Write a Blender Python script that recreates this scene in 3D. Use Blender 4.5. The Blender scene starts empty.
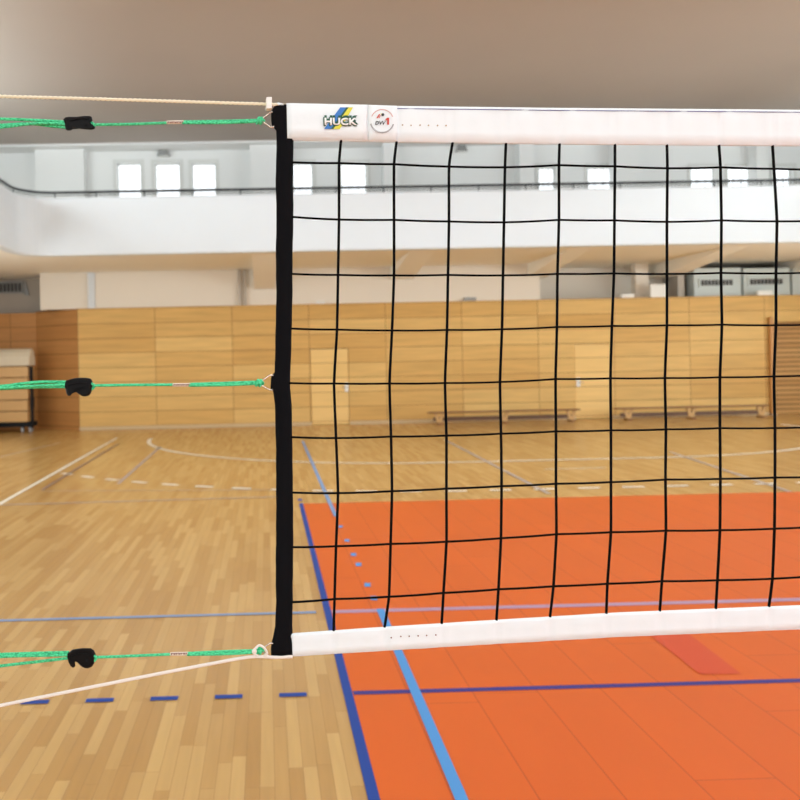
import bpy, bmesh, math, random
from mathutils import Vector, Matrix
random.seed(7)
SC = bpy.context.scene
COL = SC.collection
R = math.radians

# ------------------------------------------------------------------ camera
F_PX, PPX, PPY = 816.84, 280.455, 362.36
CAM = Vector((-.3827, -1.4777, 1.8147))
YAW, PITCH, ROLL = .0174, -.0003, .021
_r = Vector((math.cos(YAW), -math.sin(YAW), 0))
_f = Vector((math.sin(YAW)*math.cos(PITCH), math.cos(YAW)*math.cos(PITCH), -math.sin(PITCH)))
_u = _r.cross(_f)
CR = _r*math.cos(ROLL) - _u*math.sin(ROLL)
CU = _r*math.sin(ROLL) + _u*math.cos(ROLL)
cd = bpy.data.cameras.new('camera'); cam = bpy.data.objects.new('camera', cd); COL.objects.link(cam)
m = Matrix.Identity(4)
for i in range(3):
    m[i][0] = CR[i]; m[i][1] = CU[i]; m[i][2] = -_f[i]; m[i][3] = CAM[i]
cam.matrix_world = m
cd.sensor_width = 36; cd.sensor_fit = 'HORIZONTAL'; cd.lens = F_PX/800*36
cd.shift_x = (400-PPX)/800; cd.shift_y = (PPY-400)/800
cd.clip_start = .05; cd.clip_end = 200
cd.dof.use_dof = True; cd.dof.focus_distance = 1.50; cd.dof.aperture_fstop = 6.2
SC.camera = cam

# ------------------------------------------------------------------ world, light, exposure
w = bpy.data.worlds.new('world'); SC.world = w; w.use_nodes = True
w.node_tree.nodes['Background'].inputs[0].default_value = (.80, .90, 1.0, 1)
w.node_tree.nodes['Background'].inputs[1].default_value = 1.0
def area(name, loc, rot, sx, sy, power, col):
    l = bpy.data.lights.new(name, 'AREA'); l.shape = 'RECTANGLE'; l.size = sx; l.size_y = sy
    l.energy = power; l.color = col
    o = bpy.data.objects.new(name, l); o.location = loc; o.rotation_euler = rot; COL.objects.link(o); return o
HX0, HX1, HY0, HY1, HZ = -9.6, 17.4, -13.0, 23.2, 8.25      # hall shell
DAY = (.84, .95, 1.0)
area('daylight_rear_windows', (3.9, HY0+.35, 4.6), (R(90), 0, R(0)), 22, 5.0, 1150, DAY)
area('daylight_left_windows', (HX0+.35, 7, 6.9), (0, R(-90), 0), 1.8, 22, 1150, DAY)
area('daylight_right_windows', (HX1-.35, 7, 6.9), (0, R(90), 0), 1.8, 22, 1150, DAY)
area('added_low_right_daylight', (HX1-.35, 6.5, 2.5), (0, R(90), 0), 2.8, 22, 1300, DAY)  # added source, brightens the far timber wall, floor and soffit
area('added_low_left_daylight', (HX0+.35, 6.5, 2.5), (0, R(-90), 0), 2.8, 22, 650, DAY)  # weaker added source on the left, same purpose
for yy, pw in ((-8, 150), (-1.5, 150), (5, 220), (12, 380)):  # overhead light added to brighten the floor and the far end
    area('added_overhead_light', (3.9, yy, HZ-.28), (0, 0, 0), 14, .5, pw, (.88, .95, 1.0)).data.spread = R(160)
SC.view_settings.view_transform = 'Standard'; SC.view_settings.look = 'None'
SC.view_settings.gamma = 1; SC.view_settings.use_curve_mapping = False
SC.view_settings.exposure = -0.2

# ------------------------------------------------------------------ pixel -> world
def ray(px, py):
    return (_f*F_PX + CR*(px-PPX) - CU*(py-PPY)).normalized()
def on_plane(px, py, P, n):
    d = ray(px, py); return CAM + d*((P-CAM).dot(n)/d.dot(n))
def on_y(px, py, Y): return on_plane(px, py, Vector((0, Y, 0)), Vector((0, 1, 0)))
def on_z(px, py, Z=0): return on_plane(px, py, Vector((0, 0, Z)), Vector((0, 0, 1)))
def rect_y(px0, py0, px1, py1, Y):          # pixel rectangle -> x0, x1, z0, z1 on the wall plane
    a = on_y(px0, (py0+py1)/2, Y).x; b = on_y(px1, (py0+py1)/2, Y).x
    t = on_y((px0+px1)/2, py0, Y).z; q = on_y((px0+px1)/2, py1, Y).z
    return a, b, q, t

# ------------------------------------------------------------------ materials
def lin(c):
    out = []
    for v in c:
        v = v/255; out.append(v/12.92 if v <= .04045 else ((v+.055)/1.055)**2.4)
    return tuple(out)+(1,)
MATS = {}
def mat(name, col, rough=.6, metal=0, spec=.5, noise=None, bump=None, emit=None, coat=0):
    if name in MATS: return MATS[name]
    M = bpy.data.materials.new(name); M.use_nodes = True; nt = M.node_tree; N = nt.nodes; L = nt.links
    b = N['Principled BSDF']; b.inputs['Base Color'].default_value = lin(col)
    b.inputs['Roughness'].default_value = rough; b.inputs['Metallic'].default_value = metal
    b.inputs['Specular IOR Level'].default_value = spec; b.inputs['Coat Weight'].default_value = coat
    if emit:
        b.inputs['Emission Color'].default_value = lin(emit[0]); b.inputs['Emission Strength'].default_value = emit[1]
    tc = N.new('ShaderNodeTexCoord')
    if noise:                                # (scale, amount)
        n = N.new('ShaderNodeTexNoise'); n.inputs['Scale'].default_value = noise[0]; n.inputs['Detail'].default_value = 5
        L.new(tc.outputs['Object'], n.inputs['Vector'])
        hs = N.new('ShaderNodeHueSaturation'); hs.inputs['Color'].default_value = lin(col)
        mr = N.new('ShaderNodeMapRange'); mr.inputs[3].default_value = 1-noise[1]; mr.inputs[4].default_value = 1+noise[1]
        L.new(n.outputs['Fac'], mr.inputs[0]); L.new(mr.outputs[0], hs.inputs['Value']); L.new(hs.outputs[0], b.inputs['Base Color'])
    if bump:                                 # (scale, strength, distance)
        n = N.new('ShaderNodeTexNoise'); n.inputs['Scale'].default_value = bump[0]; n.inputs['Detail'].default_value = 3
        L.new(tc.outputs['Object'], n.inputs['Vector'])
        bp = N.new('ShaderNodeBump'); bp.inputs['Strength'].default_value = bump[1]; bp.inputs['Distance'].default_value = bump[2]
        L.new(n.outputs['Fac'], bp.inputs['Height']); L.new(bp.outputs[0], b.inputs['Normal'])
    MATS[name] = M; return M

def planks(name, c1, c2, seam, width, height, axes, rough=.35, offset=.5, mortar=.0015, grain=(1, 18), gamt=.10, tone=None, spec=.5, bumpd=.001, org=(0, 0)):
    """Boards: brick texture over world position. axes maps (long, across) e.g. ('Y','X')."""
    M = bpy.data.materials.new(name); M.use_nodes = True; nt = M.node_tree; N = nt.nodes; L = nt.links
    b = N['Principled BSDF']; b.inputs['Roughness'].default_value = rough; b.inputs['Specular IOR Level'].default_value = spec
    g = N.new('ShaderNodeNewGeometry'); s = N.new('ShaderNodeSeparateXYZ'); L.new(g.outputs['Position'], s.inputs[0])
    c = N.new('ShaderNodeCombineXYZ'); L.new(s.outputs[axes[0]], c.inputs['X']); L.new(s.outputs[axes[1]], c.inputs['Y'])
    if org != (0, 0):
        for ax, ii, of in ((axes[0], 'X', org[0]), (axes[1], 'Y', org[1])):
            mm = N.new('ShaderNodeMath'); mm.operation = 'SUBTRACT'; L.new(s.outputs[ax], mm.inputs[0]); mm.inputs[1].default_value = of; L.new(mm.outputs[0], c.inputs[ii])
    br = N.new('ShaderNodeTexBrick'); L.new(c.outputs[0], br.inputs['Vector'])
    br.offset = offset; br.inputs['Scale'].default_value = 1; br.inputs['Mortar Size'].default_value = mortar
    br.inputs['Mortar Smooth'].default_value = .3; br.inputs['Bias'].default_value = 0
    br.inputs['Brick Width'].default_value = width; br.inputs['Row Height'].default_value = height
    br.inputs['Color1'].default_value = lin(c1); br.inputs['Color2'].default_value = lin(c2); br.inputs['Mortar'].default_value = lin(seam)
    # slow offset of whole rows so that end joints do not line up
    if offset:
        fl = N.new('ShaderNodeMath'); fl.operation = 'DIVIDE'; L.new(s.outputs[axes[1]], fl.inputs[0]); fl.inputs[1].default_value = height
        f2 = N.new('ShaderNodeMath'); f2.operation = 'FLOOR'; L.new(fl.outputs[0], f2.inputs[0])
        wn = N.new('ShaderNodeTexWhiteNoise'); wn.noise_dimensions = '1D'; L.new(f2.outputs[0], wn.inputs['W'])
        ad = N.new('ShaderNodeMath'); ad.operation = 'MULTIPLY_ADD'; L.new(wn.outputs['Value'], ad.inputs[0]); ad.inputs[1].default_value = width*2
        L.new(s.outputs[axes[0]], ad.inputs[2]); L.new(ad.outputs[0], c.inputs['X'])
    # grain
    mp = N.new('ShaderNodeMapping'); mp.inputs['Scale'].default_value = (grain[0], grain[1], 1)
    c2n = N.new('ShaderNodeCombineXYZ'); L.new(s.outputs[axes[0]], c2n.inputs['X']); L.new(s.outputs[axes[1]], c2n.inputs['Y'])
    L.new(c2n.outputs[0], mp.inputs['Vector'])
    n = N.new('ShaderNodeTexNoise'); n.inputs['Scale'].default_value = 1; n.inputs['Detail'].default_value = 6; L.new(mp.outputs[0], n.inputs['Vector'])
    mr = N.new('ShaderNodeMapRange'); mr.inputs[1].default_value = .3; mr.inputs[2].default_value = .7
    mr.inputs[3].default_value = 1-gamt; mr.inputs[4].default_value = 1+gamt; L.new(n.outputs['Fac'], mr.inputs[0])
    hs = N.new('ShaderNodeHueSaturation'); L.new(br.outputs['Color'], hs.inputs['Color']); L.new(mr.outputs[0], hs.inputs['Value'])
    L.new(hs.outputs[0], b.inputs['Base Color'])
    bp = N.new('ShaderNodeBump'); bp.invert = True; bp.inputs['Strength'].default_value = .4; bp.inputs['Distance'].default_value = bumpd
    L.new(br.outputs['Fac'], bp.inputs['Height']); L.new(bp.outputs[0], b.inputs['Normal'])
    MATS[name] = M; return M

planks('parquet', (205, 167, 104), (181, 138, 77), (148, 106, 58), .75, .064, ('Y', 'X'), rough=.24, grain=(2.0, 30), gamt=.05, mortar=.001)
planks('court_paint', (216, 98, 22), (213, 96, 21), (188, 80, 18), 4.0, .35, ('Y', 'X'), rough=.42, grain=(.8, 2), gamt=.03, mortar=.004, spec=.2)
WB = (-3.5513-2.208*10, .093-.42)
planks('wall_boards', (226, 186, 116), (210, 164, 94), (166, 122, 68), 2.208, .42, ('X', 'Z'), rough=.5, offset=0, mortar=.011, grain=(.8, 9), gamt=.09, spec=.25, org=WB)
planks('shaded_boards', (196, 140, 82), (188, 130, 72), (128, 86, 46), 2.208, .42, ('X', 'Z'), rough=.5, offset=0, mortar=.011, grain=(.8, 9), gamt=.08, spec=.25, org=WB)  # wall boards with the corner facet's shade put into the colour
planks('door_boards', (240, 200, 130), (237, 196, 124), (186, 140, 82), 60, .42, ('X', 'Z'), rough=.45, offset=0, mortar=.012, grain=(.8, 9), gamt=.05, spec=.25, org=(-30, WB[1]))
planks('slat_boards', (214, 168, 108), (200, 152, 92), (146, 104, 62), 60, .14, ('X', 'Z'), rough=.5, offset=0, mortar=.02, grain=(.8, 9), gamt=.08, spec=.25, org=(-30, -1))
mat('plaster', (222, 227, 232), .85, noise=(1.5, .02), spec=.2)
mat('gallery_plaster', (238, 238, 236), .85, noise=(1.2, .02), spec=.2)
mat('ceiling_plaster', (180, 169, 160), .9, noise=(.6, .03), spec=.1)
mat('soffit_plaster', (250, 244, 232), .9, noise=(.8, .03), spec=.1)
mat('upper_plaster', (236, 226, 212), .9, noise=(.8, .02), spec=.1)
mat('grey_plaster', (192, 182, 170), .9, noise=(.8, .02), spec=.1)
mat('white_line', (238, 232, 216), .4)
mat('blue_line', (40, 72, 152), .6, spec=.15)
mat('navy_line', (68, 60, 130), .6, spec=.15)
mat('light_blue_line', (84, 150, 214), .6, spec=.15)
mat('pale_blue_line', (124, 156, 200), .6, spec=.2)
mat('faint_blue_line', (176, 164, 158), .4)
mat('mauve_line', (176, 142, 172), .4)
mat('grey_line', (176, 158, 150), .4)
mat('dark_line', (130, 104, 96), .4)
mat('red_patch', (208, 78, 40), .42, spec=.2)
mat('rail_metal', (42, 46, 50), .5, .3)
mat('window_frame_paint', (222, 222, 218), .6)
mat('sky_pane', (235, 240, 245), .3, emit=((246, 250, 255), 1.5))
mat('day_pane', (235, 240, 245), .3, emit=((246, 250, 255), .8))
mat('vent_dark', (50, 48, 46), .6)
mat('grey_metal', (150, 150, 148), .45, .5)
mat('pale_panel', (206, 214, 212), .5)
mat('bench_wood', (140, 96, 54), .4, noise=(6, .08))
mat('bench_shaded', (96, 62, 34), .45, noise=(6, .08))  # darker bench wood: shade under the seat put into the colour
mat('box_wood', (206, 160, 100), .45, noise=(5, .06))
mat('box_gap', (96, 66, 40), .7)
mat('leather', (212, 196, 170), .55, noise=(8, .04))
mat('black_metal', (20, 20, 22), .6, 0, spec=.2)
mat('caster_rubber', (170, 170, 172), .4)
mat('post_wood', (196, 138, 74), .45)
mat('white_plastic', (238, 236, 230), .35)
mat('tape_white', (240, 248, 252), .55, bump=(60, .25, .001), noise=(14, .015), spec=.3)
mat('sleeve_white', (240, 248, 252), .5, bump=(26, .4, .0015), spec=.35)
mat('band_black', (15, 15, 18), .9, bump=(500, .5, .0006), spec=.1)
mat('net_cord', (8, 8, 9), .85, spec=.1)
mat('stitch_blue', (92, 92, 150), .7)
mat('logo_green', (18, 84, 62), .5)
mat('logo_blue', (44, 118, 200), .5)
mat('logo_yellow', (226, 220, 60), .5)
mat('logo_white', (248, 248, 246), .5)
mat('ink_black', (28, 26, 30), .5)
mat('ink_grey', (150, 146, 150), .6)
mat('ink_red', (204, 60, 40), .5)
mat('ink_pink', (214, 150, 140), .5)
mat('ink_beige', (176, 152, 120), .6)
mat('ring_metal', (206, 196, 184), .25, 1.0)
mat('cleat_black', (6, 5, 7), .55, spec=.16)
mat('splice_white', (240, 228, 214), .6)
mat('ink_brown', (120, 56, 46), .6)
mat('cream_rope', (252, 244, 220), .75, bump=(300, .4, .0008))
mat('white_rope', (240, 230, 222), .7, bump=(300, .4, .0008))
def braid(name, c1, c2):
    M = bpy.data.materials.new(name); M.use_nodes = True; nt = M.node_tree; N = nt.nodes; L = nt.links
    b = N['Principled BSDF']; b.inputs['Roughness'].default_value = .55; b.inputs['Specular IOR Level'].default_value = .35
    tc = N.new('ShaderNodeTexCoord'); v = N.new('ShaderNodeTexVoronoi'); v.inputs['Scale'].default_value = 420
    mp = N.new('ShaderNodeMapping'); mp.inputs['Scale'].default_value = (.7, 1, 1.2); mp.inputs['Rotation'].default_value = (0, .5, 0)
    L.new(tc.outputs['Object'], mp.inputs['Vector']); L.new(mp.outputs[0], v.inputs['Vector'])
    cr = N.new('ShaderNodeValToRGB'); cr.color_ramp.elements[0].color = lin(c1); cr.color_ramp.elements[1].color = lin(c2)
    cr.color_ramp.elements[0].position = .35; cr.color_ramp.elements[1].position = .8
    L.new(v.outputs['Distance'], cr.inputs[0]); L.new(cr.outputs[0], b.inputs['Base Color'])
    bp = N.new('ShaderNodeBump'); bp.invert = True; bp.inputs['Strength'].default_value = .5; bp.inputs['Distance'].default_value = .001
    L.new(v.outputs['Distance'], bp.inputs['Height']); L.new(bp.outputs[0], b.inputs['Normal'])
    MATS[name] = M
braid('green_rope', (92, 232, 168), (34, 160, 108))

# ------------------------------------------------------------------ object helpers
WL = {}
def empty(name, loc, label=None, cat=None, group=None, kind=None):
    o = bpy.data.objects.new(name, None); o.empty_display_size = .1; COL.objects.link(o); o.location = loc
    WL[o] = Vector(loc); tag(o, label, cat, group, kind); return o
def tag(o, label=None, cat=None, group=None, kind=None):
    if label: o['label'] = label
    if cat: o['category'] = cat
    if group: o['group'] = group
    if kind: o['kind'] = kind
    return o
def obj(name, bm, material, parent=None, smooth=False, bevel=0):
    """links a bmesh given in world coordinates as one mesh object"""
    bmesh.ops.recalc_face_normals(bm, faces=bm.faces)
    if parent is not None: org = WL[parent]
    else:
        xs = [v.co for v in bm.verts]
        org = Vector((sum(v.x for v in xs)/len(xs), sum(v.y for v in xs)/len(xs), min(v.z for v in xs)))
    for v in bm.verts: v.co -= org
    me = bpy.data.meshes.new(name); bm.to_mesh(me); bm.free()
    if smooth:
        for p in me.polygons: p.use_smooth = True
    me.materials.append(MATS[material])
    o = bpy.data.objects.new(name, me); COL.objects.link(o); WL[o] = org.copy()
    if parent is not None: o.parent = parent
    else: o.location = org
    if bevel:
        b = o.modifiers.new('bevel', 'BEVEL'); b.width = bevel; b.segments = 2; b.limit_method = 'ANGLE'
    return o
def copy_tree(o, parent=None, delta=None):
    c = o.copy(); COL.objects.link(c); WL[c] = WL[o].copy()
    if parent is not None: c.parent = parent
    for ch in list(o.children): copy_tree(ch, c)
    return c
def box(bm, x0, x1, y0, y1, z0, z1):
    v = [bm.verts.new((x, y, z)) for x in (x0, x1) for y in (y0, y1) for z in (z0, z1)]
    for f in ((0, 1, 3, 2), (4, 6, 7, 5), (0, 4, 5, 1), (2, 3, 7, 6), (0, 2, 6, 4), (1, 5, 7, 3)): bm.faces.new([v[i] for i in f])
    return bm
def Box(*a): return box(bmesh.new(), *a)
def tube(bm, pts, r, n=8, closed=False, caps=True):
    pts = [Vector(p) for p in pts]; rings = []; k = len(pts); prev = None
    for i, p in enumerate(pts):
        if closed: t = pts[(i+1) % k]-pts[i-1]
        else: t = pts[min(i+1, k-1)]-pts[max(i-1, 0)]
        t.normalize()
        if prev is None:
            a = Vector((0, 0, 1)) if abs(t.z) < .9 else Vector((0, 1, 0))
        else: a = prev
        s = t.cross(a)
        if s.length < 1e-6: s = t.cross(Vector((1, 0, 0)))
        s.normalize(); a = s.cross(t).normalized(); prev = a
        rr = r[i] if isinstance(r, (list, tuple)) else r
        rings.append([bm.verts.new(p+(s*math.cos(q)+a*math.sin(q))*rr) for q in [2*math.pi*j/n for j in range(n)]])
    for i in range(k if closed else k-1):
        A, B = rings[i], rings[(i+1) % k]
        for j in range(n): bm.faces.new((A[j], A[(j+1) % n], B[(j+1) % n], B[j]))
    if caps and not closed:
        bm.faces.new(rings[0]); bm.faces.new(rings[-1][::-1])
    return bm
def smooth_path(pts, sub=6, closed=False):
    pts = [Vector(p) for p in pts]; n = len(pts); out = []
    for i in range(n if closed else n-1):
        g = (lambda k: pts[k % n]) if closed else (lambda k: pts[max(0, min(n-1, k))])
        p0, p1, p2, p3 = g(i-1), g(i), g(i+1), g(i+2)
        for s in range(sub):
            t = s/sub
            out.append(.5*((2*p1)+(p2-p0)*t+(2*p0-5*p1+4*p2-p3)*t*t+(3*p1-p0-3*p2+p3)*t**3))
    if not closed: out.append(pts[-1])
    return out
def extrude_poly(bm, pts, off):
    """closed polygon (world points) extruded by vector off"""
    a = [bm.verts.new(p) for p in pts]; b = [bm.verts.new(Vector(p)+off) for p in pts]
    bm.faces.new(a); bm.faces.new(b[::-1]); n = len(pts)
    for i in range(n): bm.faces.new((a[i], b[i], b[(i+1) % n], a[(i+1) % n]))
    return bm
def ball(bm, c, rx, ry=None, rz=None, seg=12):
    ry = ry or rx; rz = rz or rx; c = Vector(c); nv = max(4, seg*2//3)
    top = bm.verts.new(c+Vector((0, 0, rz))); bot = bm.verts.new(c-Vector((0, 0, rz))); rr = []
    for i in range(1, nv):
        a = math.pi*i/nv
        rr.append([bm.verts.new(c+Vector((rx*math.sin(a)*math.cos(q), ry*math.sin(a)*math.sin(q), rz*math.cos(a)))) for q in [2*math.pi*j/seg for j in range(seg)]])
    for j in range(seg):
        k = (j+1) % seg
        bm.faces.new((top, rr[0][j], rr[0][k])); bm.faces.new((bot, rr[-1][k], rr[-1][j]))
        for A, B in zip(rr[:-1], rr[1:]): bm.faces.new((A[j], B[j], B[k], A[k]))
    return bm
def wall_y(x0, x1, z0, z1, y0, y1, holes):
    """wall slab facing y with rectangular holes (x0,x1,z0,z1), one mesh"""
    bm = bmesh.new(); xs = sorted(set([x0, x1]+[h[0] for h in holes]+[h[1] for h in holes]))
    for a, b in zip(xs[:-1], xs[1:]):
        hs = sorted([h for h in holes if h[0] <= a+1e-6 and h[1] >= b-1e-6], key=lambda h: h[2]); z = z0
        for h in hs:
            if h[2] > z: box(bm, a, b, y0, y1, z, h[2])
            z = h[3]
        if z1 > z: box(bm, a, b, y0, y1, z, z1)
    return bm

# ================================================================== THE HALL
YW = 22.0                                            # face of the timber wall
YP = 18.4                                            # front of the far gallery parapet
ZW = 3.48
ZS = on_y(274, 251.5, YP).z                          # gallery soffit
ZT = on_y(220, 194.8, YP).z                          # parapet top
tag(obj('floor', Box(HX0, HX1, HY0, 26.2, -.2, 0), 'parquet'), kind='structure')
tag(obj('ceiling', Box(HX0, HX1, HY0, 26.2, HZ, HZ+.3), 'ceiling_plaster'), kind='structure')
tag(obj('wall_left', Box(HX0-.3, HX0, HY0, 26.2, 0, HZ), 'plaster'), kind='structure')
tag(obj('wall_right', Box(HX1, HX1+.3, HY0, 26.2, 0, HZ), 'plaster'), kind='structure')
tag(obj('wall_rear', Box(HX0-.3, HX1+.3, HY0-.3, HY0, 0, HZ), 'plaster'), kind='structure')

# timber wall below the gallery, built of straight runs
xL = -5.7595; xR = on_y(770, 360, YW).x
xN = on_y(37, 370, YW+.95).x
doors = [rect_y(310.9, 348.7, 349.2, 426, YW), rect_y(575, 344, 611.5, 419, YW)]
holes = [(a, b, 0, t) for a, b, q, t in doors]
tag(obj('wall_back', wall_y(xL, xR, 0, ZW, YW, YW+.3, holes), 'wall_boards'), kind='structure')
bm = bmesh.new()
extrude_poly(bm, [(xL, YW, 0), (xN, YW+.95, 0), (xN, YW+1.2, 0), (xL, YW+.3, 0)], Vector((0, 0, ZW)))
tag(obj('wall_facet', bm, 'shaded_boards'), kind='structure')
tag(obj('wall_niche', Box(HX0, xN, YW+.95, YW+1.2, 0, ZW-.03), 'shaded_boards'), kind='structure')
# upper plaster walls above the timber
xa = on_y(40, 290, YW+.12).x; xb = on_y(540, 290, YW+.12).x; xc = on_y(686, 285, YW+.12).x
tag(obj('wall_upper', Box(xa, xb, YW+.12, YW+.29, ZW, ZS), 'upper_plaster'), kind='structure')
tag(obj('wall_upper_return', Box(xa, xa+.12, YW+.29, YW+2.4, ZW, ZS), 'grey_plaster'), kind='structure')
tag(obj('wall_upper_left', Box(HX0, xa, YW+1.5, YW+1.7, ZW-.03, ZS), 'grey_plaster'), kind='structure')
tag(obj('wall_upper_recess', Box(xb, xc, YW+1.5, YW+1.7, ZW, ZS), 'upper_plaster'), kind='structure')
tag(obj('wall_upper_side', Box(xb-.12, xb, YW+.29, YW+1.5, ZW, ZS), 'upper_plaster'), kind='structure')
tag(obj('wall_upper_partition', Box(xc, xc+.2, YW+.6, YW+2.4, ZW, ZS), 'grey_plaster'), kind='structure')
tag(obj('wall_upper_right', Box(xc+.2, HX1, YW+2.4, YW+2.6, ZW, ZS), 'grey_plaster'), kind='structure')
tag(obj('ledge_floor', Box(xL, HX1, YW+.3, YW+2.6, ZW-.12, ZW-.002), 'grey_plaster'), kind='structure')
tag(obj('wall_end', Box(HX0, HX1, 26.0, 26.2, 0, HZ), 'grey_plaster'), kind='structure')
# right recess with slatted timber
tag(obj('wall_slats', Box(xR, HX1, YW+.55, YW+.75, 0, ZW-.7), 'slat_boards'), kind='structure')
tag(obj('wall_slats_header', Box(xR, HX1, YW+.1, YW+.5, ZW-.78, ZW-.001), 'wall_boards'), kind='structure')
a, b, q, t = rect_y(88, 272, 95, 308, YW+.1)
tag(obj('trim_1', Box(a, b, YW+.06, YW+.12, ZW, ZS-.01), 'plaster'), kind='structure')
for k, (p0, p1) in enumerate(((238, 241), (244, 246.5))):
    a, b, q, t = rect_y(p0, 272, p1, 308, YW+.1)
    tag(obj('trim_%d' % (k+2), Box(a, b, YW+.02, YW+.12, ZW, ZS-.01), 'grey_plaster'), kind='structure')
# skirting at the foot of the timber wall
bbm = bmesh.new(); xs = [xL]+[v for h in holes for v in h[:2]]+[xR]
for i in range(0, len(xs), 2): box(bbm, xs[i], xs[i+1], YW-.03, YW, 0, .09)
mat('skirting', (206, 178, 136), .5)
tag(obj('baseboard_back', bbm, 'skirting'), kind='structure')

# doors in the timber wall
for k, (a, b, q, t) in enumerate(doors):
    d = tag(obj('door_%d' % (k+1), Box(a+.01, b-.01, YW+.02, YW+.08, .01, t-.01), 'door_boards', bevel=.004), kind='structure')
    hx = on_y(346.6, 388, YW).x if k == 0 else on_y(578.5, 384, YW).x
    hb = Box(hx-.05, hx+.05, YW-.005, YW+.02, .94, 1.2)
    obj('handle_plate', hb, 'white_plastic', d)
    hb = bmesh.new(); s = -1 if k == 0 else 1
    tube(hb, [(hx, YW-.005, 1.06), (hx, YW-.05, 1.06), (hx+s*.13, YW-.055, 1.06)], .012)
    obj('handle', hb, 'grey_metal', d)

# gallery: U-shaped slab, parapet with rounded corners
XE0, XE1, RC = -6.3-.38, 14.6, .75
XE0 = on_y(0, 184, 16.7).x
def gal_path(off):
    pts = []; r = RC+off
    pts.append(Vector((XE0-off, HY0, 0)))
    y = HY0+1
    while y < YP-RC-.3: pts.append(Vector((XE0-off, y, 0))); y += 1.2
    for k in range(13):
        q = math.pi-k/12*math.pi/2; pts.append(Vector((XE0+RC+r*math.cos(q), YP-RC+r*math.sin(q), 0)))
    x = XE0+RC+1
    while x < XE1-RC-.5: pts.append(Vector((x, YP+off, 0))); x += 1.17
    for k in range(13):
        q = math.pi/2-k/12*math.pi/2; pts.append(Vector((XE1-RC+r*math.cos(q), YP-RC+r*math.sin(q), 0)))
    y = YP-RC-.5
    while y > HY0+.5: pts.append(Vector((XE1+off, y, 0))); y -= 1.2
    pts.append(Vector((XE1+off, HY0, 0)))
    return pts
def ribbon(prof):
    """prof: list of (offset, z) closed cross-section swept along the gallery edge"""
    bm = bmesh.new(); cols = []
    for off, z in prof: cols.append([bm.verts.new((p.x, p.y, z)) for p in gal_path(off)])
    n = len(cols)
    for j in range(n):
        A, B = cols[j], cols[(j+1) % n]
        for i in range(len(A)-1): bm.faces.new((A[i], A[i+1], B[i+1], B[i]))
    bm.faces.new([c[0] for c in cols]); bm.faces.new([c[-1] for c in cols][::-1])
    return bm
tag(obj('wall_parapet', ribbon([(.02, ZS-.0), (0, ZS+.05), (0, ZT-.03), (.03, ZT), (.2, ZT), (.2, ZS)]), 'plaster', smooth=False), kind='structure')
bm = bmesh.new(); gp = gal_path(.2)
top = [bm.verts.new((p.x, p.y, ZS+.35)) for p in gp]; bot = [bm.verts.new((p.x, p.y, ZS)) for p in gp]
out = []
for p in gp:
    if p.y < YP-RC-.01: out.append(Vector((HX0 if p.x < 4 else HX1, p.y, 0)))
    else: out.append(None)
# outer border follows the hall walls; corners go to the end wall
n = len(gp); iL = max(i for i in range(n) if out[i] is not None and gp[i].x < 4); iR = min(i for i in range(n) if out[i] is not None and gp[i].x > 4)
for i in range(n):
    if out[i] is None:
        f = (i-iL)/(iR-iL); out[i] = Vector((HX0+(HX1-HX0)*min(1, max(0, (f-.12)/.76)), 25.9, 0))
ot = [bm.verts.new((p.x, p.y, ZS+.35)) for p in out]; ob = [bm.verts.new((p.x, p.y, ZS)) for p in out]
for i in range(n-1):
    bm.faces.new((top[i], top[i+1], ot[i+1], ot[i])); bm.faces.new((bot[i], bot[i+1], ob[i+1], ob[i]))
    bm.faces.new((top[i], top[i+1], bot[i+1], bot[i]))
tag(obj('gallery_slab', bm, 'soffit_plaster'), kind='structure')
# haunched beams under the gallery
for k, (p0, p1) in enumerate(((254, 275), (391, 413), (529, 549), (668, 687), (806, 825), (117, 138))):
    if k == 5: continue
    a = on_y(p0, 272, YW).x; b = on_y(p1, 272, YW).x
    bm = bmesh.new()
    zb = on_y(270, 289, YW).z if k == 0 else on_y(680, 273.5, YW).z
    extrude_poly(bm, [(a, YP+.5, ZS+.002), (a, YP+.5, ZS-.001), (a, YW+.11, zb), (a, YW+.11, ZS+.002)], Vector((b-a, 0, 0)))
    if k >= 2:                                # beam runs on over the recess
        box(bm, a, b, YW+.11, YW+1.5, zb, ZS-.001)
    tag(obj('ceiling_beam', bm, 'soffit_plaster'), kind='structure')
a, b, q, t = rect_y(634, 262, 647, 297, YW+.6)
tag(obj('wall_pillar', Box(a, b, YW+.5, YW+.8, ZW, ZS), 'upper_plaster'), kind='structure')

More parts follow.
